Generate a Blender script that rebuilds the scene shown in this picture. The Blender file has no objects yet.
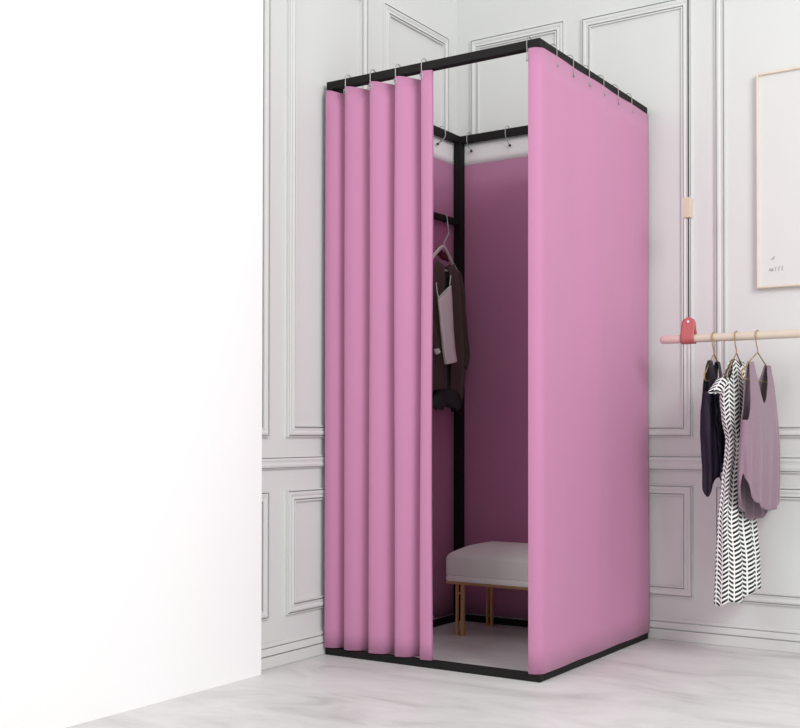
import bpy, bmesh, math, random
from math import sin, cos, pi, sqrt, radians
from mathutils import Vector, Matrix

random.seed(7)
SC = bpy.context.scene
COL = SC.collection

# ------------------------------------------------------------------ measured camera (pixels of an 800x728 frame)
CAM = Vector((2.49165, -3.81591, 0.76776))
YAW, PITCH, FPX, CX, CY = -0.53164, 0.01246, 1088.196, 507.0026, 420.3933
FWD = Vector((sin(YAW)*cos(PITCH), cos(YAW)*cos(PITCH), sin(PITCH)))
RGT = Vector((cos(YAW), -sin(YAW), 0))
UPV = RGT.cross(FWD)

def at(u, v, axis, val):
    """the point on the plane axis=val that was measured at pixel (u, v)"""
    d = FWD + RGT*((u-CX)/FPX) - UPV*((v-CY)/FPX)
    return CAM + d*((val-CAM[axis])/d[axis])

def depth(p):
    return (Vector(p)-CAM).dot(FWD)

# ------------------------------------------------------------------ materials
def srgb(r, g, b):
    f = lambda c: (c/12.92 if c <= .04045 else ((c+.055)/1.055)**2.4)
    return (f(r/255), f(g/255), f(b/255), 1)

def material(name, col, rough=.6, metal=0, noise=0, nscale=30, bump=0, bscale=200, sheen=0, spec=.5):
    m = bpy.data.materials.new(name); m.use_nodes = True
    nt = m.node_tree; b = nt.nodes['Principled BSDF']
    b.inputs['Base Color'].default_value = col
    b.inputs['Roughness'].default_value = rough
    b.inputs['Metallic'].default_value = metal
    b.inputs['Specular IOR Level'].default_value = spec
    if sheen:
        b.inputs['Sheen Weight'].default_value = sheen
    tc = nt.nodes.new('ShaderNodeTexCoord')
    if noise:
        n = nt.nodes.new('ShaderNodeTexNoise'); n.inputs['Scale'].default_value = nscale
        n.inputs['Detail'].default_value = 4
        nt.links.new(tc.outputs['Object'], n.inputs['Vector'])
        mx = nt.nodes.new('ShaderNodeMix'); mx.data_type = 'RGBA'
        mx.inputs['A'].default_value = tuple(c*(1-noise) for c in col[:3])+(1,)
        mx.inputs['B'].default_value = tuple(min(1, c*(1+noise)) for c in col[:3])+(1,)
        nt.links.new(n.outputs['Fac'], mx.inputs['Factor'])
        nt.links.new(mx.outputs['Result'], b.inputs['Base Color'])
    if bump:
        n2 = nt.nodes.new('ShaderNodeTexNoise'); n2.inputs['Scale'].default_value = bscale
        nt.links.new(tc.outputs['Object'], n2.inputs['Vector'])
        bp = nt.nodes.new('ShaderNodeBump'); bp.inputs['Strength'].default_value = bump
        bp.inputs['Distance'].default_value = .002
        nt.links.new(n2.outputs['Fac'], bp.inputs['Height'])
        nt.links.new(bp.outputs['Normal'], b.inputs['Normal'])
    return m

def floor_material():
    m = material('pale_marble', (.7, .69, .68, 1), rough=.42, spec=.35)
    nt = m.node_tree; b = nt.nodes['Principled BSDF']
    tc = nt.nodes['Texture Coordinate']
    mp = nt.nodes.new('ShaderNodeMapping'); mp.inputs['Scale'].default_value = (1.0, 2.6, 1); mp.inputs['Rotation'].default_value = (0, 0, .5)
    nt.links.new(tc.outputs['Object'], mp.inputs['Vector'])
    n = nt.nodes.new('ShaderNodeTexNoise'); n.inputs['Scale'].default_value = 2.2; n.inputs['Detail'].default_value = 7
    n.inputs['Roughness'].default_value = .62; n.inputs['Distortion'].default_value = .9
    nt.links.new(mp.outputs['Vector'], n.inputs['Vector'])
    r = nt.nodes.new('ShaderNodeValToRGB')
    e = r.color_ramp.elements
    e[0].position = .32; e[0].color = FLOOR_LO
    e[1].position = .62; e[1].color = FLOOR_HI
    k = r.color_ramp.elements.new(.45); k.color = tuple((FLOOR_LO[i]*.4+FLOOR_HI[i]*.6) for i in range(3))+(1,)
    nt.links.new(n.outputs['Fac'], r.inputs['Fac'])
    nt.links.new(r.outputs['Color'], b.inputs['Base Color'])
    return m

def chevron_material():
    """white cloth printed with black slanted bars that lean left and right in alternate columns"""
    m = material('chevron_cloth', (.85, .85, .84, 1), rough=.8)
    nt = m.node_tree; b = nt.nodes['Principled BSDF']
    uv = nt.nodes.new('ShaderNodeUVMap')
    sp = nt.nodes.new('ShaderNodeSeparateXYZ'); nt.links.new(uv.outputs['UV'], sp.inputs[0])
    def mth(op, a, b_=None, c_=None):
        x = nt.nodes.new('ShaderNodeMath'); x.operation = op
        for i, s in enumerate((a, b_, c_)):
            if s is None: continue
            if isinstance(s, (int, float)): x.inputs[i].default_value = s
            else: nt.links.new(s, x.inputs[i])
        return x.outputs[0]
    col = mth('MULTIPLY', sp.outputs['X'], 1/.026)          # columns 2.6 cm wide
    tri = mth('PINGPONG', col, 1.0)
    h = mth('MULTIPLY_ADD', tri, 1.05, mth('MULTIPLY', sp.outputs['Y'], 1/.0150))
    fr = mth('FRACT', h)
    bar = mth('LESS_THAN', fr, .52)
    lo = mth('GREATER_THAN', tri, .07); hi = mth('LESS_THAN', tri, .93)
    msk = mth('MULTIPLY', bar, mth('MULTIPLY', lo, hi))
    mx = nt.nodes.new('ShaderNodeMix'); mx.data_type = 'RGBA'
    mx.inputs['A'].default_value = (.86, .86, .85, 1); mx.inputs['B'].default_value = (.012, .012, .016, 1)
    nt.links.new(msk, mx.inputs['Factor'])
    nt.links.new(mx.outputs['Result'], b.inputs['Base Color'])
    return m

FLOOR_LO = (.50, .495, .485, 1); FLOOR_HI = (.71, .71, .70, 1)
M = dict(
    wall=material('wall_paint', (.70, .715, .70, 1), rough=.75, noise=.012, nscale=3),
    trim=material('moulding_paint', (.70, .715, .70, 1), rough=.6),
    pier=material('bright_white_plaster', (.97, .97, .97, 1), rough=.8),
    floor=floor_material(),
    curtain=material('pink_curtain', (.54, .225, .388, 1), rough=.55, noise=.02, nscale=6, bump=.05, bscale=900, sheen=.15, spec=.25),
    header=material('white_header', (.86, .855, .85, 1), rough=.8),
    black=material('black_metal', (.013, .012, .012, 1), rough=.6, spec=.15),
    wire=material('silver_wire', (.50, .49, .48, 1), rough=.3, metal=.85),
    bead=material('dark_bead', (.02, .02, .025, 1), rough=.4),
    ring=material('grey_metal', (.35, .34, .36, 1), rough=.35, metal=.6),
    cushion=material('cream_upholstery', (.83, .83, .80, 1), rough=.85, noise=.05, nscale=12, bump=.25, bscale=350),
    piping=material('pale_band', (.90, .90, .87, 1), rough=.8),
    gold=material('brushed_gold', (.72, .47, .22, 1), rough=.35, metal=.6),
    brass=material('brass_wire', (.50, .36, .17, 1), rough=.35, metal=.8),
    rod=material('pale_beech', (.66, .57, .47, 1), rough=.55, noise=.05, nscale=25),
    tip=material('pink_dipped_paint', (.70, .49, .46, 1), rough=.55),
    leather=material('coral_leather', (.50, .12, .125, 1), rough=.5, noise=.06, nscale=80),
    cord=material('charcoal_cord', (.05, .05, .05, 1), rough=.7),
    rivet=material('white_rivet', (.85, .84, .83, 1), rough=.4),
    block=material('beech_block', (.63, .53, .42, 1), rough=.6, noise=.05, nscale=30),
    frame=material('maple_frame', (.74, .66, .55, 1), rough=.55, noise=.05, nscale=30),
    paper=material('white_paper', (.70, .70, .69, 1), rough=.8),
    ink=material('grey_ink', (.36, .36, .38, 1), rough=.8),
    navy=material('dark_plum_satin', (.013, .008, .022, 1), rough=.5, noise=.2, nscale=15, spec=.3),
    lilac=material('dusty_mauve_knit', (.27, .175, .225, 1), rough=.85, noise=.10, nscale=120, bump=.2, bscale=500, sheen=.2),
    chevron=chevron_material(),
    brown=material('brown_knit', (.075, .044, .040, 1), rough=.9, noise=.12, nscale=60, sheen=.1),
    maroon=material('maroon_lining', (.09, .012, .022, 1), rough=.6),
    cami=material('ivory_satin', (.93, .93, .89, 1), rough=.55),
    charcoal=material('charcoal_cloth', (.032, .034, .035, 1), rough=.8, noise=.15, nscale=40),
    hangwood=material('whitewashed_wood', (.66, .60, .58, 1), rough=.5),
)

# ------------------------------------------------------------------ mesh helpers
class MB:
    def __init__(self):
        self.v = []; self.f = []; self.uv = {}
    def box(self, x0, x1, y0, y1, z0, z1):
        n = len(self.v)
        self.v += [Vector(p) for p in ((x0,y0,z0),(x1,y0,z0),(x1,y1,z0),(x0,y1,z0),(x0,y0,z1),(x1,y0,z1),(x1,y1,z1),(x0,y1,z1))]
        self.f += [tuple(n+i for i in q) for q in ((0,3,2,1),(4,5,6,7),(0,1,5,4),(1,2,6,5),(2,3,7,6),(3,0,4,7))]
        return self
    def tube(self, pts, r, n=10, closed=False, rf=None, flat=(1, 1)):
        pts = [Vector(p) for p in pts]; N = len(pts); base = len(self.v)
        tans = []
        for i in range(N):
            a = pts[(i-1) % N] if (closed or i > 0) else pts[0]
            b = pts[(i+1) % N] if (closed or i < N-1) else pts[-1]
            tans.append((b-a).normalized())
        t0 = tans[0]
        ref = Vector((1, 0, 0)) if abs(t0.x) < .8 else Vector((0, 1, 0))
        nrm = (ref - t0*ref.dot(t0)).normalized()
        for i in range(N):
            t = tans[i]
            nrm = (nrm - t*nrm.dot(t)).normalized(); bn = t.cross(nrm)
            rr = rf(i/(N-1)) * r if rf else r
            for k in range(n):
                a = 2*pi*k/n
                self.v.append(pts[i] + nrm*(cos(a)*rr*flat[0]) + bn*(sin(a)*rr*flat[1]))
        for i in range(N if closed else N-1):
            j = (i+1) % N
            for k in range(n):
                l = (k+1) % n
                self.f.append((base+i*n+k, base+i*n+l, base+j*n+l, base+j*n+k))
        if not closed:
            self.f.append(tuple(base+k for k in reversed(range(n))))
            self.f.append(tuple(base+(N-1)*n+k for k in range(n)))
        return self
    def sphere(self, c, r, nu=14, nv=8):
        pts = []; c = Vector(c)
        base = len(self.v)
        self.v.append(c+Vector((0, 0, r)))
        for j in range(1, nv):
            a = pi*j/nv
            for i in range(nu):
                b = 2*pi*i/nu
                self.v.append(c+Vector((sin(a)*cos(b), sin(a)*sin(b), cos(a)))*r)
        self.v.append(c-Vector((0, 0, r)))
        last = len(self.v)-1
        for i in range(nu):
            self.f.append((base, base+1+i, base+1+(i+1) % nu))
            self.f.append((last, last-nu+(i+1) % nu, last-nu+i))
        for j in range(nv-2):
            for i in range(nu):
                a = base+1+j*nu
                self.f.append((a+i, a+nu+i, a+nu+(i+1) % nu, a+(i+1) % nu))
        return self
    def prism(self, outline, place, t0, t1):
        """outline 2D points, place(a, b, t) -> 3D"""
        n = len(outline); b = len(self.v)
        for t in (t0, t1):
            for p in outline: self.v.append(Vector(place(p[0], p[1], t)))
        self.f.append(tuple(b+i for i in reversed(range(n)))); self.f.append(tuple(b+n+i for i in range(n)))
        for i in range(n):
            j = (i+1) % n
            self.f.append((b+i, b+j, b+n+j, b+n+i))
        return self
    def grid(self, rows, closed=False, uvs=None):
        """rows: list of equal-length point rows"""
        b = len(self.v); n = len(rows[0])
        for r in rows: self.v += [Vector(p) for p in r]
        if uvs:
            k = b
            for r in uvs:
                for q in r: self.uv[k] = q; k += 1
        for i in range(len(rows)-1):
            for k in range(n if closed else n-1):
                l = (k+1) % n
                self.f.append((b+i*n+k, b+i*n+l, b+(i+1)*n+l, b+(i+1)*n+k))
        return self
    def build(self, name, mat, parent=None, smooth=True, bevel=0, solid=0, subsurf=0, recalc=True):
        me = bpy.data.meshes.new(name)
        org = parent.location.copy() if parent is not None and parent.type == 'EMPTY' else Vector((0, 0, 0))
        if parent is not None and parent.parent is not None:
            org = parent.parent.location.copy()
        me.from_pydata([tuple(p-org) for p in self.v], [], self.f)
        if self.uv:
            ul = me.uv_layers.new(name='UVMap')
            for lp in me.loops: ul.data[lp.index].uv = self.uv.get(lp.vertex_index, (0, 0))
        if recalc:
            bm = bmesh.new(); bm.from_mesh(me)
            bmesh.ops.recalc_face_normals(bm, faces=bm.faces)
            bm.to_mesh(me); bm.free()
        if smooth:
            for p in me.polygons: p.use_smooth = True
            try: me.set_sharp_from_angle(angle=radians(38))
            except Exception: pass
        me.materials.append(mat)
        o = bpy.data.objects.new(name, me); COL.objects.link(o)
        if parent is not None: o.parent = parent
        if solid:
            s = o.modifiers.new('Solidify', 'SOLIDIFY'); s.thickness = solid; s.offset = 0
        if bevel:
            s = o.modifiers.new('Bevel', 'BEVEL'); s.width = bevel; s.segments = 2; s.limit_method = 'ANGLE'
        if subsurf:
            s = o.modifiers.new('Subdivision', 'SUBSURF'); s.levels = subsurf; s.render_levels = subsurf
        return o

def thing(name, label, cat, loc=(0, 0, 0), group=None):
    o = bpy.data.objects.new(name, None); COL.objects.link(o); o.location = loc
    o.empty_display_size = .05
    return tag(o, label, cat, group)

def tag(o, label, cat, group=None):
    o['label'] = label; o['category'] = cat
    if group: o['group'] = group
    return o

def struct(o):
    o['kind'] = 'structure'; return o

def interp(x, xs, ys):
    if x <= xs[0]: return ys[0]
    for i in range(len(xs)-1):
        if x <= xs[i+1]:
            t = (x-xs[i])/(xs[i+1]-xs[i]); t = t*t*(3-2*t)*.5 + t*.5
            return ys[i]+(ys[i+1]-ys[i])*t
    return ys[-1]

def catmull(pts, n=10):
    pts = [Vector(p) for p in pts]; out = []
    for i in range(len(pts)-1):
        p0 = pts[max(i-1, 0)]; p1 = pts[i]; p2 = pts[i+1]; p3 = pts[min(i+2, len(pts)-1)]
        for k in range(n):
            t = k/n
            out.append(.5*((2*p1)+(p2-p0)*t+(2*p0-5*p1+4*p2-p3)*t*t+(3*p1-p0-3*p2+p3)*t**3))
    out.append(pts[-1]); return out

# ------------------------------------------------------------------ the room
WT = 3.0
struct(MB().box(-.6, 4.6, -5.2, .3, -.08, 0).build('floor', M['floor'], smooth=False))
struct(MB().box(-.12, 4.5, 0, .12, 0, WT).build('wall_back', M['wall'], smooth=False))
struct(MB().box(-.12, 0, -1.35, 0, 0, WT).build('wall_left', M['wall'], smooth=False))
PIER_Y = at(262, 400, 0, .05)[1]
struct(MB().box(-.12, .05, -5.1, PIER_Y, 0, WT).build('wall_front_left', M['pier'], smooth=False))

PROFILE = [(0, 0), (0, .0085), (.0032, .0095), (.0032, .0003), (.0070, .0003), (.0068, .0085), (.012, .0105), (.018, .0095), (.022, .007), (.027, .0085), (.0312, .0095), (.0312, .0003), (.0357, .0003), (.0355, .008), (.040, .0085), (.040, 0)]
def moulding(name, place, a0, a1, b0, b1):
    """picture-frame moulding: profile swept round a rectangle a0..a1 x b0..b1 ; place(a, b, out)"""
    m = MB(); rows = []
    for (w, h) in PROFILE:
        rows.append([place(a0+w, b0+w, h), place(a1-w, b0+w, h), place(a1-w, b1-w, h), place(a0+w, b1-w, h)])
    m.grid(rows, closed=True)
    return struct(m.build(name, M['trim'], smooth=False))
back = lambda a, b, h: (a, -h, b)
left = lambda a, b, h: (h*1.3, a, b)
n = 1
for (x0, x1) in ((.074, .514), (.589, 1.045), (1.134, 1.585), (1.675, 2.125)):
    for (z0, z1) in ((.756, 2.405 if x0 < .55 else 2.395), (.162, .578)):
        moulding('trim_%d' % n, back, x0, x1, z0, z1); n += 1
for (y0, y1) in ((-1.045, -.612), (-.515, -.07)):
    for (z0, z1) in ((.757, 2.405), (.162, .579)):
        moulding('trim_%d' % n, left, y0, y1, z0, z1); n += 1
# the far edge of one more panel, running in behind the plain white wall
for (z0, z1) in ((.757, 2.405), (.162, .579)):
    moulding('trim_%d' % n, left, -1.30, -1.133, z0, z1); n += 1
def run(name, prof, wall, a0, a1):
    m = MB(); rows = []
    for (z, h) in prof:
        rows.append([back(a0, z, h), back(a1, z, h)] if wall == 'back' else [left(a0, z, h), left(a1, z, h)])
    m.grid(rows)
    return struct(m.build(name, M['trim'], smooth=False))
RAIL = [(.630, 0), (.630, .008), (.6335, .009), (.6335, .002), (.637, .002), (.637, .009), (.648, .0105), (.656, .008), (.664, .008), (.672, .0105), (.681, .009), (.682, .002), (.6855, .002), (.6855, .009), (.689, .008), (.689, 0)]
RAIL_L = [(.653+(z-.632)*.68, h) for z, h in RAIL]
BASE = [(0, 0), (0, .010), (.002, .012), (.0385, .012), (.0385, .003), (.043, .003), (.043, .0115), (.056, .0105), (.0655, .009), (.0655, .002), (.0695, .002), (.0695, .008), (.0815, .0065), (.0815, .001), (.086, .001), (.086, 0)]
run('trim_%d' % n, RAIL, 'back', 0.0, 4.4); n += 1
run('trim_%d' % n, RAIL_L, 'left', -1.3, 0.0); n += 1
run('baseboard_back', BASE, 'back', 0.0, 4.4)
run('baseboard_left', BASE, 'left', -1.3, 0.0)

# ------------------------------------------------------------------ the changing booth frame
X0, X1, Y1, Y0, H = .021, .873, -.017, -.863, 2.0
T = .028; BH = .024
booth = thing('changing_booth_frame', 'tall black square-tube frame of the changing booth standing in the room corner', 'frame', (X0, Y1, 0))
def bar(name, *b): return MB().box(*b).build(name, M['black'], booth, smooth=False, bevel=.002)
bar('top_rail', X0, X1, Y0, Y0+T, H-T, H)
bar('top_rail', X0, X1, Y1-T, Y1, H-T, H)
bar('top_rail', X0, X0+T, Y0+T, Y1-T, H-T, H)
bar('top_rail', X1-T, X1, Y0+T, Y1-T, H-T, H)
bar('base_rail', X0, X1, Y0, Y0+T, 0, BH)
bar('base_rail', X0, X1, Y1-T, Y1, 0, BH)
bar('base_rail', X0, X0+T, Y0+T, Y1-T, 0, BH)
bar('base_rail', X1-T, X1, Y0+T, Y1-T, 0, BH)
bar('corner_post', X0, X0+.033, Y1-.033, Y1, BH, H-T)
bar('corner_post', X1-T, X1, Y1-T, Y1, BH, H-T)
bar('corner_post', X0, X0+.026, Y0, Y0+.026, BH, H-T)
MB().tube([(X1-.024, Y0+.026, BH), (X1-.024, Y0+.026, H-T)], .012, 14).build('corner_post', M['black'], booth)
bar('clothes_bar', X0+.005, X0+.027, Y0+.026, Y1-.033, 1.630, 1.654)

# ------------------------------------------------------------------ curtains
def sheet(plan, zt, zb, nz=24, drape=None):
    rows = []
    N = len(plan)
    for j in range(nz+1):
        s = j/nz; row = []
        for i, p in enumerate(plan):
            a = zt(i/(N-1), p) if callable(zt) else zt
            b = zb(i/(N-1), p) if callable(zb) else zb
            z = a+(b-a)*s
            q = Vector((p[0], p[1], z))
            if drape: q += drape(i/(N-1), s, p)
            row.append(q)
        rows.append(row)
    return MB().grid(rows)

# pleated front curtain, drawn to the left
HX = [at(346, 84, 1, Y0)[0], at(370.8, 80, 1, Y0)[0], at(396, 75, 1, Y0)[0], at(422, 69, 1, Y0)[0]]
ends = [X0+.004] + HX + [at(432.6, 70, 1, Y0)[0]]
plan = [(ends[0]-.002, Y0-.003, 0), (ends[0], Y0-.008, 0)]
for i in range(5):
    a, b = ends[i], ends[i+1]; w = b-a
    if i == 4:
        plan += [(a+.25*w, Y0-.010, .001), (a+.7*w, Y0-.009, .002), (b-.001, Y0-.004, .002), (b-.002, Y0+.006, .002)]
        break
    plan += [(a+.10*w, Y0-.0100, .001), (a+.28*w, Y0-.0090, .004), (a+.48*w, Y0-.001, .009), (a+.68*w, Y0+.019, .013), (a+.86*w, Y0+.044, .015), (b+.001, Y0+.054, .014), (b+.009, Y0+.036, .008), (b+.002, Y0+.008, .002), (b-.0005, Y0-.004, 0)]
plan = catmull(plan, 8)
def fz(t, p):
    return 1.9675 - p[2]
def fd(t, s, p):
    k = max(0, min(1, (p[1]-Y0+.004)/.03))
    return Vector((.003*sin(s*5+p[0]*30)*min(1, s*3)*(p[0]-.02)/.4, -.003*k*sin(s*pi), 0))
fc = sheet(plan, fz, .0275, 30, fd).build('front_curtain', M['curtain'], None, solid=.0016)
tag(fc, 'pink pleated curtain drawn aside on the left of the booth opening', 'curtain')

# smooth curtain wrapped round the front right corner and along the right side
R = .03; xo, yo = X1+.004, Y0-.004
pl = [(.8345, yo+.016, 0), (.8315, yo+.008, 0), (.834, yo+.001, 0), (.840, yo, 0)]
for k in range(9):
    a = -pi/2 + (pi/2)*k/8
    pl.append((xo-R+R*cos(a), yo+R+R*sin(a), 0))
pl = [Vector(p) for p in pl]
for k in range(1, 41):
    y = (yo+R)+(Y1-(yo+R))*k/40
    pl.append(Vector((xo+.0022*sin(k*.42)*min(1, (40-k)/8)*min(1, k/6), y, 0)))
rc = sheet(pl, H-T-.0007, BH+.0007, 24, lambda t, s, p: Vector((.0025*sin(s*4+t*9)*sin(s*pi) if t > .3 else 0, 0, 0))).build('side_curtain', M['curtain'], None, solid=.0016)
tag(rc, 'smooth pink curtain closing the right side and front right corner of the booth', 'curtain')

# back and left curtains seen inside, each with a white heading band
ZB = 1.884
tb = thing('rear_curtain', 'shaded pink curtain with white heading at the back of the booth behind the bench', 'curtain', (.45, Y1, 0))
pb = [Vector((X0+.004+(X1-X0-.006)*k/60, Y1+.0032+.0006*sin(k*.6), 0)) for k in range(61)]
sheet(pb, ZB, BH+.003, 16).build('curtain_panel', M['curtain'], tb, solid=.0012)
sheet(pb, H-T-.001, ZB, 3).build('heading_band', M['header'], tb, solid=.0012)
tl = thing('left_curtain', 'shaded pink curtain with white heading inside the booth behind the hanging clothes', 'curtain', (X0, -.45, 0))
pc = [Vector((X0-.0045+.0016*sin(k*.5), Y0+.03+(Y1-Y0-.032)*k/60, 0)) for k in range(61)]
sheet(pc, ZB, BH+.003, 16).build('curtain_panel', M['curtain'], tl, solid=.0012)
sheet(pc, H-T-.001, ZB, 3).build('heading_band', M['header'], tl, solid=.0012)

# ------------------------------------------------------------------ curtain hooks
def hook(label, group, base, o, tail, beadmat, beadr, lean=0):
    """base: point on the rail's outer top edge; o: unit vector outward; tail: drop below the rail top"""
    t = thing('curtain_hook', label, 'hook', base, group)
    b = Vector(base); o = Vector(o); side = Vector((0, 0, 1)).cross(o)
    P = lambda out, z, s=0: b+o*out+Vector((0, 0, z))+side*s
    pts = catmull([P(-.0312, -.016), P(-.0312, -.002), P(-.028, .008), P(-.014, .0145), P(-.002, .009), P(.0028, -.002), P(.0032, -.02), P(.0034, -.034, lean*.4), P(.0068, -tail*.75-.006, lean*.8), P(.0072, -tail, lean)], 6)
    MB().tube(pts, .0017, 8).build('wire', M['wire'], t)
    e = pts[-1]
    MB().sphere(e, beadr).build('bead', M[beadmat], t)
    return t
ordn = ['first', 'second', 'third', 'fourth', 'fifth', 'sixth']
for i, x in enumerate(HX):
    z = H
    t = hook('silver wire curtain hook, %s from the left along the pleated front curtain' % ordn[i], 'hooks of the pleated front curtain', (x, Y0, H), (0, -1, 0), .046, 'ring', .0035)
    # the eyelet ring through the pleat
    rp = [Vector((x+.004+.006*cos(a), Y0-.0085-.0045*abs(sin(a)), H-.050+.008*sin(a))) for a in [2*pi*k/16 for k in range(16)]]
    MB().tube(rp, .0013, 6, closed=True).build('eyelet_ring', M['wire'], t)
hook('silver wire curtain hook on the front rail beside the front right corner', 'hooks of the right side curtain', (at(525, 45, 1, Y0)[0]+.008, Y0, H), (0, -1, 0), .066, 'ring', .0035, lean=.003)
for i, (u, v) in enumerate(((556, 66), (572.5, 76.5), (588.5, 86), (603, 95), (617.5, 104), (631, 112))):
    p = at(u, v, 0, X1)
    hook('silver wire curtain hook, %s back from the front corner along the right rail' % ordn[i], 'hooks of the right side curtain', (X1, p[1], H), (1, 0, 0), H-p[2], 'ring', .0036)
def inner_hook(label, rail_pt, o, bead):
    """hook over a rear rail whose bead shows on the inside of the heading band; o points into the booth"""
    b = Vector(rail_pt); o = Vector(o); e = Vector(bead)
    t = thing('curtain_hook', label, 'hook', b, 'hooks of the rear curtains')
    P = lambda out, z: b+o*out+Vector((0, 0, z))
    pts = catmull([P(-.0315, -.016), P(-.0312, -.002), P(-.028, .008), P(-.014, .0145), P(-.002, .009), P(.003, -.002), P(.0035, -.028), (P(.0035, -.03)+e)/2+o*.003, e], 6)
    MB().tube(pts, .0017, 8).build('wire', M['wire'], t)
    MB().sphere(e, .0055).build('bead', M['bead'], t)
yb = Y1-T
p = at(471.5, 151, 1, -.022); inner_hook('wire curtain hook with black bead on the back rail nearest the rear post', (p[0]-.006, yb, H), (0, -1, 0), (p[0], -.024, p[2]))
p = at(510, 145.5, 1, -.022); inner_hook('wire curtain hook with black bead on the back rail beside the right curtain', (p[0]-.006, yb, H), (0, -1, 0), (p[0], -.024, p[2]))
p = at(437, 144, 0, .026); inner_hook('wire curtain hook with black bead on the left rail inside the booth', (X0+T, p[1]+.02, H), (1, 0, 0), (.030, p[1], p[2]))

# ------------------------------------------------------------------ bench inside the booth
BX0, BX1, BY0, BY1 = .171, .760, -.345, -.056
bench = thing('bench', 'low cream upholstered bench on slim gold legs inside the booth', 'bench', (.47, -.2, 0))
def cushion(z0, z1, dome, x0, x1, y0, y1, r):
    """rounded box with a domed top"""
    m = MB(); rows = []
    def ring(inset, z, domek):
        pts = []; rr = max(.004, r-inset*.3)
        xa, xb, ya, yb_ = x0+inset, x1-inset, y0+inset, y1-inset
        for (cx, cy, a0) in ((xb-rr, yb_-rr, 0), (xa+rr, yb_-rr, pi/2), (xa+rr, ya+rr, pi), (xb-rr, ya+rr, 3*pi/2)):
            for k in range(7):
                a = a0+pi/2*k/6
                pts.append(Vector((cx+rr*cos(a), cy+rr*sin(a), z)))
        return pts
    rows.append(ring(.03, z0, 0)); rows.append(ring(.004, z0, 0)); rows.append(ring(0, z0+.004, 0)); rows.append(ring(0, z0+(z1-z0)*.5, 0))
    rows.append(ring(0, z1-.012, 0)); rows.append(ring(.004, z1-.002, 0)); rows.append(ring(.012, z1+.006, 0))
    K = 12; S = (y1-y0)/2
    for k in range(1, K):
        f = k/K; ins = .012+(S-.03)*f
        rows.append(ring(ins, z1+.006+dome*sin(f*pi/2)**.9, 0))
    m.grid(rows, closed=True)
    b = len(m.v)-28
    m.f.append(tuple(b+i for i in range(28)))
    m.f.append(tuple(reversed(range(28))))
    return m
cushion(.228, .305, .038, BX0, BX1, BY0, BY1, .02).build('seat_cushion', M['cushion'], bench)
m = MB()
sk = []
for (ins, z) in ((.012, .207), (.002, .207), (0, .210), (0, .224), (.002, .228), (.012, .228)):
    pts = []
    rr = .02
    for (cx, cy, a0) in ((BX1-ins-rr, BY1-ins-rr, 0), (BX0+ins+rr, BY1-ins-rr, pi/2), (BX0+ins+rr, BY0+ins+rr, pi), (BX1-ins-rr, BY0+ins+rr, 3*pi/2)):
        for k in range(7):
            a = a0+pi/2*k/6; pts.append(Vector((cx+rr*cos(a), cy+rr*sin(a), z)))
    sk.append(pts)
m.grid(sk, closed=True)
m.f.append(tuple(range(28))); m.f.append(tuple(len(m.v)-28+i for i in reversed(range(28))))
m.build('seat_band', M['piping'], bench)
m = MB()
a = .006
m.box(BX0+a, BX1-a, BY0+a, BY0+a+.016, .196, .207).box(BX0+a, BX1-a, BY1-a-.016, BY1-a, .196, .207)
m.box(BX0+a, BX0+a+.016, BY0+a+.016, BY1-a-.016, .196, .207).box(BX1-a-.016, BX1-a, BY0+a+.016, BY1-a-.016, .196, .207)
m.build('apron', M['gold'], bench, smooth=False, bevel=.001)
for lx, ly, sc in ((.232, -.325, 1), (.216, -.082, .8), (BX1-.052, -.325, 1), (BX1-.052, -.082, .8)):
    if True:
        m = MB()
        m.box(lx-.018*sc, lx-.010*sc, ly-.007, ly+.007, 0, .196).box(lx+.005*sc, lx+.018*sc, ly-.007, ly+.007, 0, .196)
        m.box(lx-.010*sc, lx+.005*sc, ly-.005, ly+.005, .158, .164).box(lx-.010*sc, lx+.005*sc, ly-.005, ly+.005, .002, .007)
        m.build('leg', M['gold'], bench, smooth=False, bevel=.0012)

# ------------------------------------------------------------------ garments
class Garment:
    """a hollow hanging cloth shell: flattened rings fitted to a measured outline [(v, u_left, u_right, half_thickness)]"""
    def __init__(s, hx, rows):
        s.hx = hx; s.z = []; s.yc = []; s.ay = []; s.ax = []
        for (v, ul, ur, ax) in reversed(rows):
            p = at((ul+ur)/2, v, 0, hx); w = (ur-ul)/2*depth(p)/FPX
            s.z.append(p[2]); s.yc.append(p[1]); s.ax.append(ax)
            d = p-CAM; q = Vector((d.y, -d.x)).normalized()
            s.ay.append(max(.004, sqrt(max(w*w-(q.x*ax)**2, 0))/abs(q.y)))
    def pt(s, th, z, fold=0, nf=5, ph=0):
        ax, ay, yc = interp(z, s.z, s.ax), interp(z, s.z, s.ay), interp(z, s.z, s.yc)
        k = fold*sin(nf*th+ph)
        c, sn = cos(th), sin(th)
        sx = math.copysign(abs(sn)**.8, sn)
        return Vector((s.hx+(ax+k)*sx, yc+(ay+k*.6)*c, z))
    def shell(s, top, bot, fold=.004, nf=6, ph=0, nth=120, nz=40, th0=0, th1=2*pi, uvw=None, foldstart=.1):
        closed = abs(th1-th0-2*pi) < 1e-6
        n = nth if closed else nth+1
        rows = []; uvs = []
        for j in range(nz+1):
            r = []; uu = []
            for i in range(n+(1 if closed and uvw else 0)):
                th = th0+(th1-th0)*i/nth
                zt, zb = top(th), bot(th); t = j/nz
                z = zt+(zb-zt)*t
                r.append(s.pt(th, z, fold*max(0, min(1, (t-foldstart)/.5)), nf, ph))
                if uvw: uu.append((th/(2*pi)*uvw, z))
            rows.append(r); uvs.append(uu)
        m = MB(); m.grid(rows, closed=closed and not uvw, uvs=uvs if uvw else None)
        return m
def smooth(a, b, x):
    t = max(0, min(1, (x-a)/(b-a))); return t*t*(3-2*t)
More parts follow.
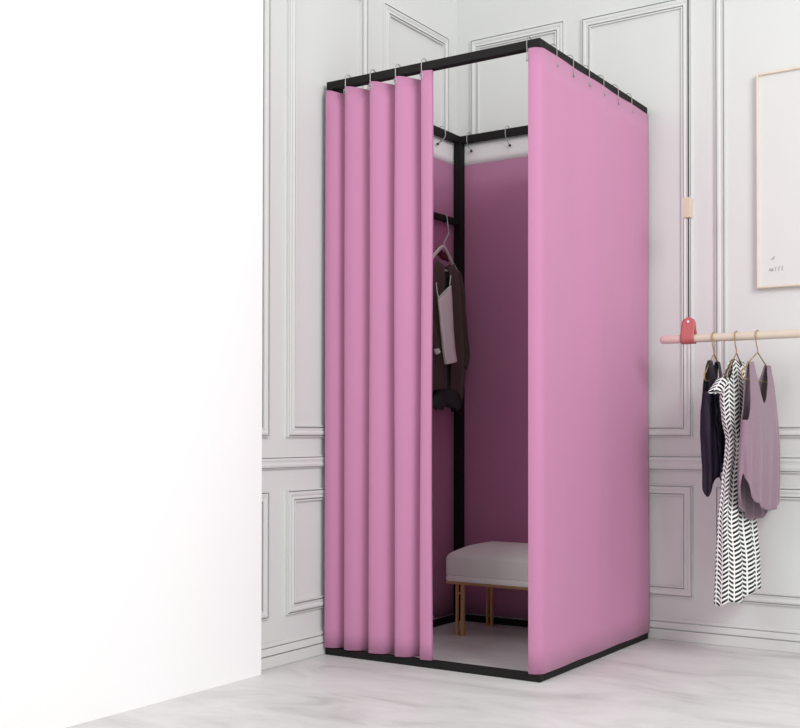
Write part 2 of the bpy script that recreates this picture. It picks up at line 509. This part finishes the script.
def tank_top(zarm, zstrap, zneck_f, zneck_b, s_in=.40, s_out=.78):
    def f(th):
        c = abs(cos(th)); front = sin(th) > 0
        zn = zneck_f if front else zneck_b
        if c < s_in: return zn+(zstrap-zn)*(c/s_in)**1.6
        if c < s_out: return zstrap
        return zarm+(zstrap-zarm)*(1-smooth(s_out, .93, c))
    return f
zpx = lambda v, hx, u: at(u, v, 0, hx)[2]

# --- the wall-hung clothes rail
RY, RZ, RR = -.22, 1.1005, .0150
rail = thing('hanging_clothes_rail', 'pale wooden clothes rail with pink tip hung from a dark cord on coral loop', 'clothes rail', (1.111, RY, 1.1))
XT = at(681, 341, 1, RY)[0]
def lathe_x(xs, rs, n=20):
    m = MB(); rows = []
    for x, r in zip(xs, rs): rows.append([Vector((x, RY+r*cos(2*pi*k/n), RZ+r*sin(2*pi*k/n))) for k in range(n)])
    m.grid(rows, closed=True)
    m.f.append(tuple(range(n))); m.f.append(tuple(len(m.v)-n+i for i in range(n)))
    return m
xe = at(660.5, 341, 1, RY)[0]
lathe_x([XT, 1.93], [RR-.0006]*2).build('rod', M['rod'], rail)
lathe_x([xe, xe+.002, xe+.006, xe+.012, XT+.001], [.006, .010, .0135, RR, RR]).build('pink_tip', M['tip'], rail)
for cx in (1.1135, 1.80):
    # leather loop: a strap folded round the rod, its tab rounded at the top
    m = MB(); W = .0245
    sec = []
    for k in range(17):
        a = pi+pi*k/16
        sec.append((RY+(RR+.0025)*cos(a), RZ+(RR+.0025)*sin(a), 0))
    def yz(side, t):   # from the rod's side up to the tab's top
        return RY+side*((RR+.0025)*(1-smooth(0, .75, t))+.003*smooth(0, .75, t)), RZ+t*(1.176-RZ)
    prof = [(yz(-1, 1-k/12)) for k in range(12)] + [(q[0], q[1]) for q in sec] + [(yz(1, (k+1)/12)) for k in range(12)]
    rows = []
    for (y, z) in prof:
        h = W
        if z > 1.176-W: h = sqrt(max(1e-6, W*W-(z-(1.176-W))**2))
        rows.append([Vector((cx-h+2*h*j/8, y, z)) for j in range(9)])
    m.grid(rows).build('leather_loop', M['leather'], rail, solid=.003)
    MB().tube([(cx, RY-.0075, 1.160), (cx, RY+.0075, 1.160)], .0042, 12).build('rivet', M['rivet'], rail)
    MB().tube([(cx, RY, 1.166), (cx, RY, 1.8), (cx, RY, 2.44)], .0030, 8).build('cord', M['cord'], rail)
    MB().box(cx-.016, cx+.012, RY-.016, RY+.016, 1.523, 1.594).build('wooden_block', M['block'], rail, smooth=False, bevel=.002)
    MB().tube([(cx, 0, 2.45), (cx, RY-.02, 2.45)], .012, 16).build('wall_peg', M['rod'], rail)

def brass_hanger(hx, label, w):
    t = thing('wire_hanger', label, 'hanger', (hx, RY, RZ), 'brass wire hangers on the wooden rail')
    R_ = RR+.0032
    hk = [(hx, RY+R_*cos(a), RZ+R_*sin(a)) for a in [radians(-20+200*k/12) for k in range(13)]]
    hk += [(hx, RY-R_-.000, RZ-.010), (hx, RY-.013, RZ-.028), (hx, RY-.002, RZ-.044), (hx, RY, 1.044)]
    MB().tube(catmull(hk, 4), .0021, 8).build('hook', M['brass'], t)
    tri = [(hx, RY, 1.044), (hx, RY-w*.5, 1.010), (hx, RY-w+.012, .976)]
    for k in range(7):
        a = radians(130+140*k/6); tri.append((hx, RY-w+.016+.016*cos(a), .964+.016*sin(a)))
    tri += [(hx, RY, .948)]
    for k in range(7):
        a = radians(270+140*k/6); tri.append((hx, RY+w-.016+.016*cos(a), .964+.016*sin(a)))
    tri += [(hx, RY+w-.012, .976), (hx, RY+w*.5, 1.010)]
    MB().tube(tri, .0024, 8, closed=True).build('frame', M['brass'], t)
    return t
HXA, HXD, HXT = at(714, 353, 1, RY)[0], at(736.5, 353, 1, RY)[0], at(757.5, 353, 1, RY)[0]
brass_hanger(HXA, 'brass wire hanger holding the dark plum top, nearest the coral loop', .095)
brass_hanger(HXD, 'brass wire hanger holding the black and white chevron dress', .095)
brass_hanger(HXT, 'brass wire hanger holding the mauve tank top, third from the coral loop', .165)

# --- dark plum top
g = Garment(HXA, [(360, 708, 720, .004), (368, 706, 721, .010), (385, 704, 722.5, .020), (402, 703, 723, .026), (412, 702, 723.5, .028), (432, 702, 724, .029), (450, 703, 724, .028), (470, 704, 722.5, .026), (485, 704, 721, .024), (500, 704, 719, .022)])
za = zpx(392, HXA, 712); zs = zpx(361, HXA, 714)
def hemA(th):
    c = cos(th)                       # -1 near side, +1 far side
    return interp(c, [-1, -.85, -.5, 0, .5, 1], [zpx(497, HXA, 706), zpx(489, HXA, 708), zpx(478, HXA, 711), zpx(474, HXA, 715), zpx(471, HXA, 718), zpx(469, HXA, 721)])
top = thing('sleeveless_top', 'dark plum sleeveless top with pointed hem, left of the chevron dress', 'top', (HXA, RY, .9))
g.shell(tank_top(za, zs, zpx(388, HXA, 715), zpx(378, HXA, 715), .42, .86), hemA, fold=.006, nf=7, ph=.8).build('body', M['navy'], top, solid=.0014)
# ruffle down the front
rows = []
for j in range(25):
    z = zpx(385, HXA, 710)+(zpx(478, HXA, 712)-zpx(385, HXA, 710))*j/24
    th = 2.35-.45*j/24
    p = g.pt(th, z, .006*min(1, j/12), 7, .8)
    w = .012+.006*sin(j*.9)
    rows.append([p+Vector((.001, 0, 0)), p+Vector((.006+.003*sin(j*1.1), -.3*w, -.003)), p+Vector((.010+.004*sin(j*1.3), -.8*w, -.008))])
MB().grid(rows).build('ruffle', M['navy'], top, solid=.0012)

# --- chevron dress
g = Garment(HXD, [(359, 731, 743, .004), (365, 728, 747, .012), (376, 724.5, 749, .024), (388, 722, 751, .032), (400, 721, 752, .035), (420, 723, 750, .031), (440, 726.5, 747, .028), (452, 726, 749, .029), (480, 724, 752, .026), (520, 721, 755, .029), (560, 719, 757.5, .043), (604, 717.5, 759, .046)])
ztd = zpx(359.5, HXD, 736)
def topD(th):
    c = abs(cos(th)); zn = zpx(366 if sin(th) > 0 else 362, HXD, 737)
    if c < .45: return zn+(ztd-zn)*smooth(.1, .45, c)
    return ztd-(ztd-zpx(383, HXD, 737))*smooth(.6, 1, c)
def hemD(th):
    c = cos(th)
    return zpx(594-5*c, HXD, 736)+.006*sin(5*th+.6)
dress = thing('dress', 'long white dress with black chevron print on the middle hanger', 'dress', (HXD, RY, .6))
g.shell(topD, hemD, fold=.0085, nf=9, ph=.4, nth=160, nz=60, uvw=.026*18, foldstart=.12).build('gown', M['chevron'], dress, solid=.0012)
# short near sleeve
c0 = at(723, 379, 0, HXD); c1 = at(715, 392, 0, HXD)
rows = []; uvs = []
dd = (c1-c0).normalized(); e2 = dd.cross(Vector((1, 0, 0)))
for j in range(7):
    t = j/6; c = c0.lerp(c1, t)
    rows.append([c+Vector((1, 0, 0))*((.020+.004*t)*cos(a))+e2*(.0065*sin(a)) for a in [2*pi*k/24 for k in range(25)]])
    uvs.append([(k/24*.104, .5+t*.06) for k in range(25)])
MB().grid(rows, uvs=uvs).build('sleeve', M['chevron'], dress, solid=.0012)

# --- mauve tank top
g = Garment(HXT, [(360, 747, 771, .004), (368, 746.5, 772, .008), (385, 745.5, 774, .018), (405, 744.5, 776, .027), (425, 742.5, 777.5, .033), (450, 741, 778.5, .036), (480, 740.5, 778, .037), (505, 741.5, 777, .034), (525, 743, 775, .030)])
def hemT(th):
    th = th % (2*pi)
    v = interp(th/pi, [0, .25, .5, .75, .93, 1.0, 1.06, 1.2, 1.5, 1.8, 2.0], [497, 509, 511, 500, 478, 472, 488, 503, 520, 520, 497])
    return zpx(v, HXT, 760)
def topT(th):
    c = cos(th); front = sin(th) > 0
    zst = zpx(361.5, HXT, 749) if c < 0 else zpx(366, HXT, 769)
    zn = zpx(404, HXT, 760) if front else zpx(388, HXT, 760)
    za = zpx(420, HXT, 748) if c < 0 else zpx(415, HXT, 775)
    k = abs(c)
    if front and k < .52:
        q = (-.28-c)/.24 if c < -.28 else (c+.28)/.80
        return zn+(zst-zn)*min(1, q)**1.5
    if k < .52: return zn+(zst-zn)*(k/.52)**1.5
    if k < .82: return zst
    return za+(zst-za)*(1-smooth(.82, .97, k))
tank = g.shell(topT, hemT, fold=.007, nf=11, ph=2.2, nth=200, nz=50, foldstart=.3).build('tank_top', M['lilac'], None, solid=.0018)
tag(tank, 'dusty mauve loose tank top with scooped neck and curved hem on the rail', 'top')

# ------------------------------------------------------------------ clothes inside the booth
HI = .078
hg = thing('wooden_hanger', 'pale wooden hanger on the black bar inside the booth', 'hanger', (HI, -.2, 1.5))
by, bz = at(446.5, 216, 0, .052)[1], 1.642
apex = at(443.5, 247, 0, HI)
hk = [(.030, by, bz-.016), (.0225, by, bz), (.024, by, bz+.0125), (.037, by, bz+.0160), (.0515, by, bz+.010), (.056, by, bz-.012), (.062, by-.004, bz-.034), (.074, by-.018, bz-.056), (.080, by-.028, bz-.070), (HI, apex[1], apex[2]+.01), (HI, apex[1], apex[2]-.004)]
MB().tube(catmull(hk, 6), .0027, 8).build('hook', M['wire'], hg)
l0, r0 = at(428, 263, 0, HI), at(457, 272, 0, HI)
m = MB(); m.tube(catmull([l0, at(433, 257, 0, HI), at(439, 249.5, 0, HI), apex, at(447.5, 253, 0, HI), at(452, 263, 0, HI), r0], 6), .0075, 10, flat=(.9, 1))
m.build('arms', M['hangwood'], hg)
MB().tube([at(431, 267, 0, HI), at(453, 272.2, 0, HI)], .0042, 10).build('crossbar', M['hangwood'], hg)

card = thing('cardigan', 'brown open-front cardigan on the wooden hanger inside the booth', 'cardigan', (HI, -.2, 1.2))
g = Garment(HI, [(257, 437, 452, .006), (264, 431, 456, .014), (272, 425, 460, .022), (290, 421, 462, .027), (320, 420, 464, .029), (350, 420, 465.5, .030), (375, 421, 464.5, .030), (400, 424, 462.5, .028)])
def topC(th):
    c = cos(th); k = abs(c)
    return interp(k, [0, .45, .72, 1], [zpx(267.5, HI, 444), zpx(265, HI, 444), zpx(264, HI, 450), zpx(277, HI, 456)])
def hemC(th):
    c = cos(th)
    return zpx(394+7*abs(c)-(8*max(0, sin(th)) if c < 0 else 4*max(0, sin(th))), HI, 445)+.006*sin(6*th)
g.shell(topC, hemC, fold=.004, nf=7, ph=1, th0=radians(99), th1=radians(360+83)).build('body', M['brown'], card, solid=.003)
ry0 = at(459.5, 276, 0, HI)
sl = [at(456, 272, 0, HI)+Vector((.008, 0, 0)), at(458.5, 288, 0, HI)+Vector((.012, 0, 0)), at(460, 315, 0, HI)+Vector((.012, 0, 0)), at(462, 340, 0, HI)+Vector((.012, 0, 0)), at(463.5, 355, 0, HI)+Vector((.014, 0, 0)), at(461.5, 368, 0, HI)+Vector((.012, 0, 0))]
MB().tube(catmull(sl, 8), .0155, 14, rf=lambda t: .72+.25*sin(t*pi)+.1*t+.05*sin(t*30)).build('sleeve', M['brown'], card)
sl = [at(427, 272, 0, HI)+Vector((.010, 0, 0)), at(424, 300, 0, HI)+Vector((.016, 0, 0)), at(426, 330, 0, HI)+Vector((.028, 0, 0)), at(428, 349, 0, HI)+Vector((.034, 0, 0))]
MB().tube(catmull(sl, 8), .017, 14, rf=lambda t: .8+.1*sin(t*20)).build('sleeve', M['brown'], card)
MB().tube([at(428, 347.5, 0, HI)+Vector((.034, 0, 0)), at(430.5, 353, 0, HI)+Vector((.034, 0, 0))], .012, 12).build('cuff', M['cami'], card)
# maroon collar folded round the hanger's neck
cc = [at(439.5, 254, 0, HI)+Vector((-.012, 0, 0)), at(442, 250.5, 0, HI)+Vector((-.013, 0, 0)), at(444.5, 255.5, 0, HI)+Vector((-.012, 0, 0)), at(447.5, 256, 0, HI)+Vector((-.012, 0, 0)), at(451.5, 256, 0, HI)+Vector((-.012, 0, 0)), at(450, 261, 0, HI)+Vector((-.012, 0, 0))]
MB().tube(catmull(cc, 8), .012, 12, rf=lambda t: .55+.6*sin(t*pi)+.15*sin(t*12), flat=(.8, 1.2)).build('collar', M['maroon'], card)

HK = .124
g = Garment(HK, [(270, 440, 451, .003), (283, 438, 451, .006), (300, 438, 452, .010), (325, 440, 453, .012), (345, 442, 454.5, .013), (367, 445, 457.5, .013)])
def topK(th):
    return zpx(292-7.5*cos(th)*1.1, HK, 444)
def hemK(th): return zpx(363-2.0*cos(th), HK, 451)
ck = g.shell(topK, hemK, fold=.0015, nf=5, ph=1, nth=120).build('camisole', M['cami'], None, solid=.0012)
for (a, b, c) in (((438.6, 298), (436.8, 289), (435.5, 272)), ((449.6, 285), (450.6, 278), (451, 272.5))):
    MB().tube(catmull([at(a[0], a[1], 0, HK), at(b[0], b[1], 0, (HK+HI+.02)/2), at(c[0], c[1], 0, HI+.006)], 6), .0017, 8).build('strap', M['cami'], ck)
tag(ck, 'ivory camisole with thin straps hanging in front of the brown cardigan', 'top')

HS = .080
g = Garment(HS, [(273, 444, 449, .004), (330, 444, 450, .008), (358, 443, 452, .012), (375, 441, 455, .016), (388, 437, 458, .020), (400, 431.5, 461.5, .026), (408, 432, 461, .026), (413, 435, 457, .024)])
sk_ = g.shell(lambda th: zpx(274, HS, 444), lambda th: zpx(408, HS, 446)+.010*sin(4*th+.8)-.004*sin(9*th), fold=.004, nf=6, ph=0, nth=120, foldstart=.5).build('shorts', M['charcoal'], None, solid=.0016)
tag(sk_, 'charcoal ruffled shorts showing below the brown cardigan', 'shorts')

# ------------------------------------------------------------------ framed print on the right of the back wall
fx0, fz0, fz1, fx1 = at(757.3, 180, 1, -.012)[0], at(756, 289, 1, -.012)[2], at(756, 75, 1, -.012)[2], 1.86
pf = thing('picture_frame', 'thin pale wood picture frame with white print on the back wall', 'picture', ((fx0+fx1)/2, 0, fz0))
m = MB(); fw = .0075; rows = []
for (w, h) in ((0, 0), (0, .024), (.002, .026), (fw-.001, .026), (fw, .024), (fw, .012)):
    rows.append([back(fx0+w, fz0+w, h), back(fx1-w, fz0+w, h), back(fx1-w, fz1-w, h), back(fx0+w, fz1-w, h)])
m.grid(rows, closed=True).build('frame', M['frame'], pf, smooth=False)
pr = MB().box(fx0+fw*.8, fx1-fw*.8, -.0155, -.010, fz0+fw*.8, fz1-fw*.8).build('print', M['paper'], pf, smooth=False)
def stroke(uvs, r=.0013):
    MB().tube(catmull([at(u, v, 1, -.0160) for u, v in uvs], 5), r, 6).build('ink_stroke', M['ink'], pr)
stroke([(771, 259.5), (773, 258), (775, 256.5)]); stroke([(773.2, 260), (773.6, 258), (774.5, 256.2)])
stroke([(769, 271), (770.5, 268.5), (771, 271)]); stroke([(771.5, 271), (773, 268), (772.8, 271)])
stroke([(775.5, 271), (776, 266.5)]); stroke([(778.8, 270.8), (779.3, 266)]); stroke([(782, 270.5), (782.5, 265.5)])

# ------------------------------------------------------------------ light
w = bpy.data.worlds.new('World'); SC.world = w; w.use_nodes = True
bg = w.node_tree.nodes['Background']; bg.inputs['Color'].default_value = (1, .995, .99, 1); bg.inputs['Strength'].default_value = .78
def area(name, loc, target, size, power, col=(1, 1, 1)):
    l = bpy.data.lights.new(name, 'AREA'); l.shape = 'SQUARE'; l.size = size; l.energy = power; l.color = col
    o = bpy.data.objects.new(name, l); COL.objects.link(o); o.location = loc
    o.rotation_euler = (Vector(target)-Vector(loc)).to_track_quat('-Z', 'Y').to_euler()
    return o
area('key_light', (4.3, -2.75, 2.8), (.7, -.5, 1.0), 1.5, 98)
area('fill_light', (.42, -3.5, 2.2), (.3, -.8, 1.0), .9, 10)

# ------------------------------------------------------------------ camera
cd = bpy.data.cameras.new('camera'); cam = bpy.data.objects.new('camera', cd); COL.objects.link(cam)
cam.location = CAM
cam.rotation_euler = Matrix((RGT, UPV, -FWD)).transposed().to_euler()
cd.sensor_fit = 'HORIZONTAL'; cd.sensor_width = 36
cd.lens = FPX*36/800
cd.shift_x = (400-CX)/800; cd.shift_y = (CY-364)/800
cd.clip_start = .05
SC.camera = cam
SC.view_settings.view_transform = 'Standard'
SC.view_settings.look = 'None'
SC.view_settings.exposure = 0
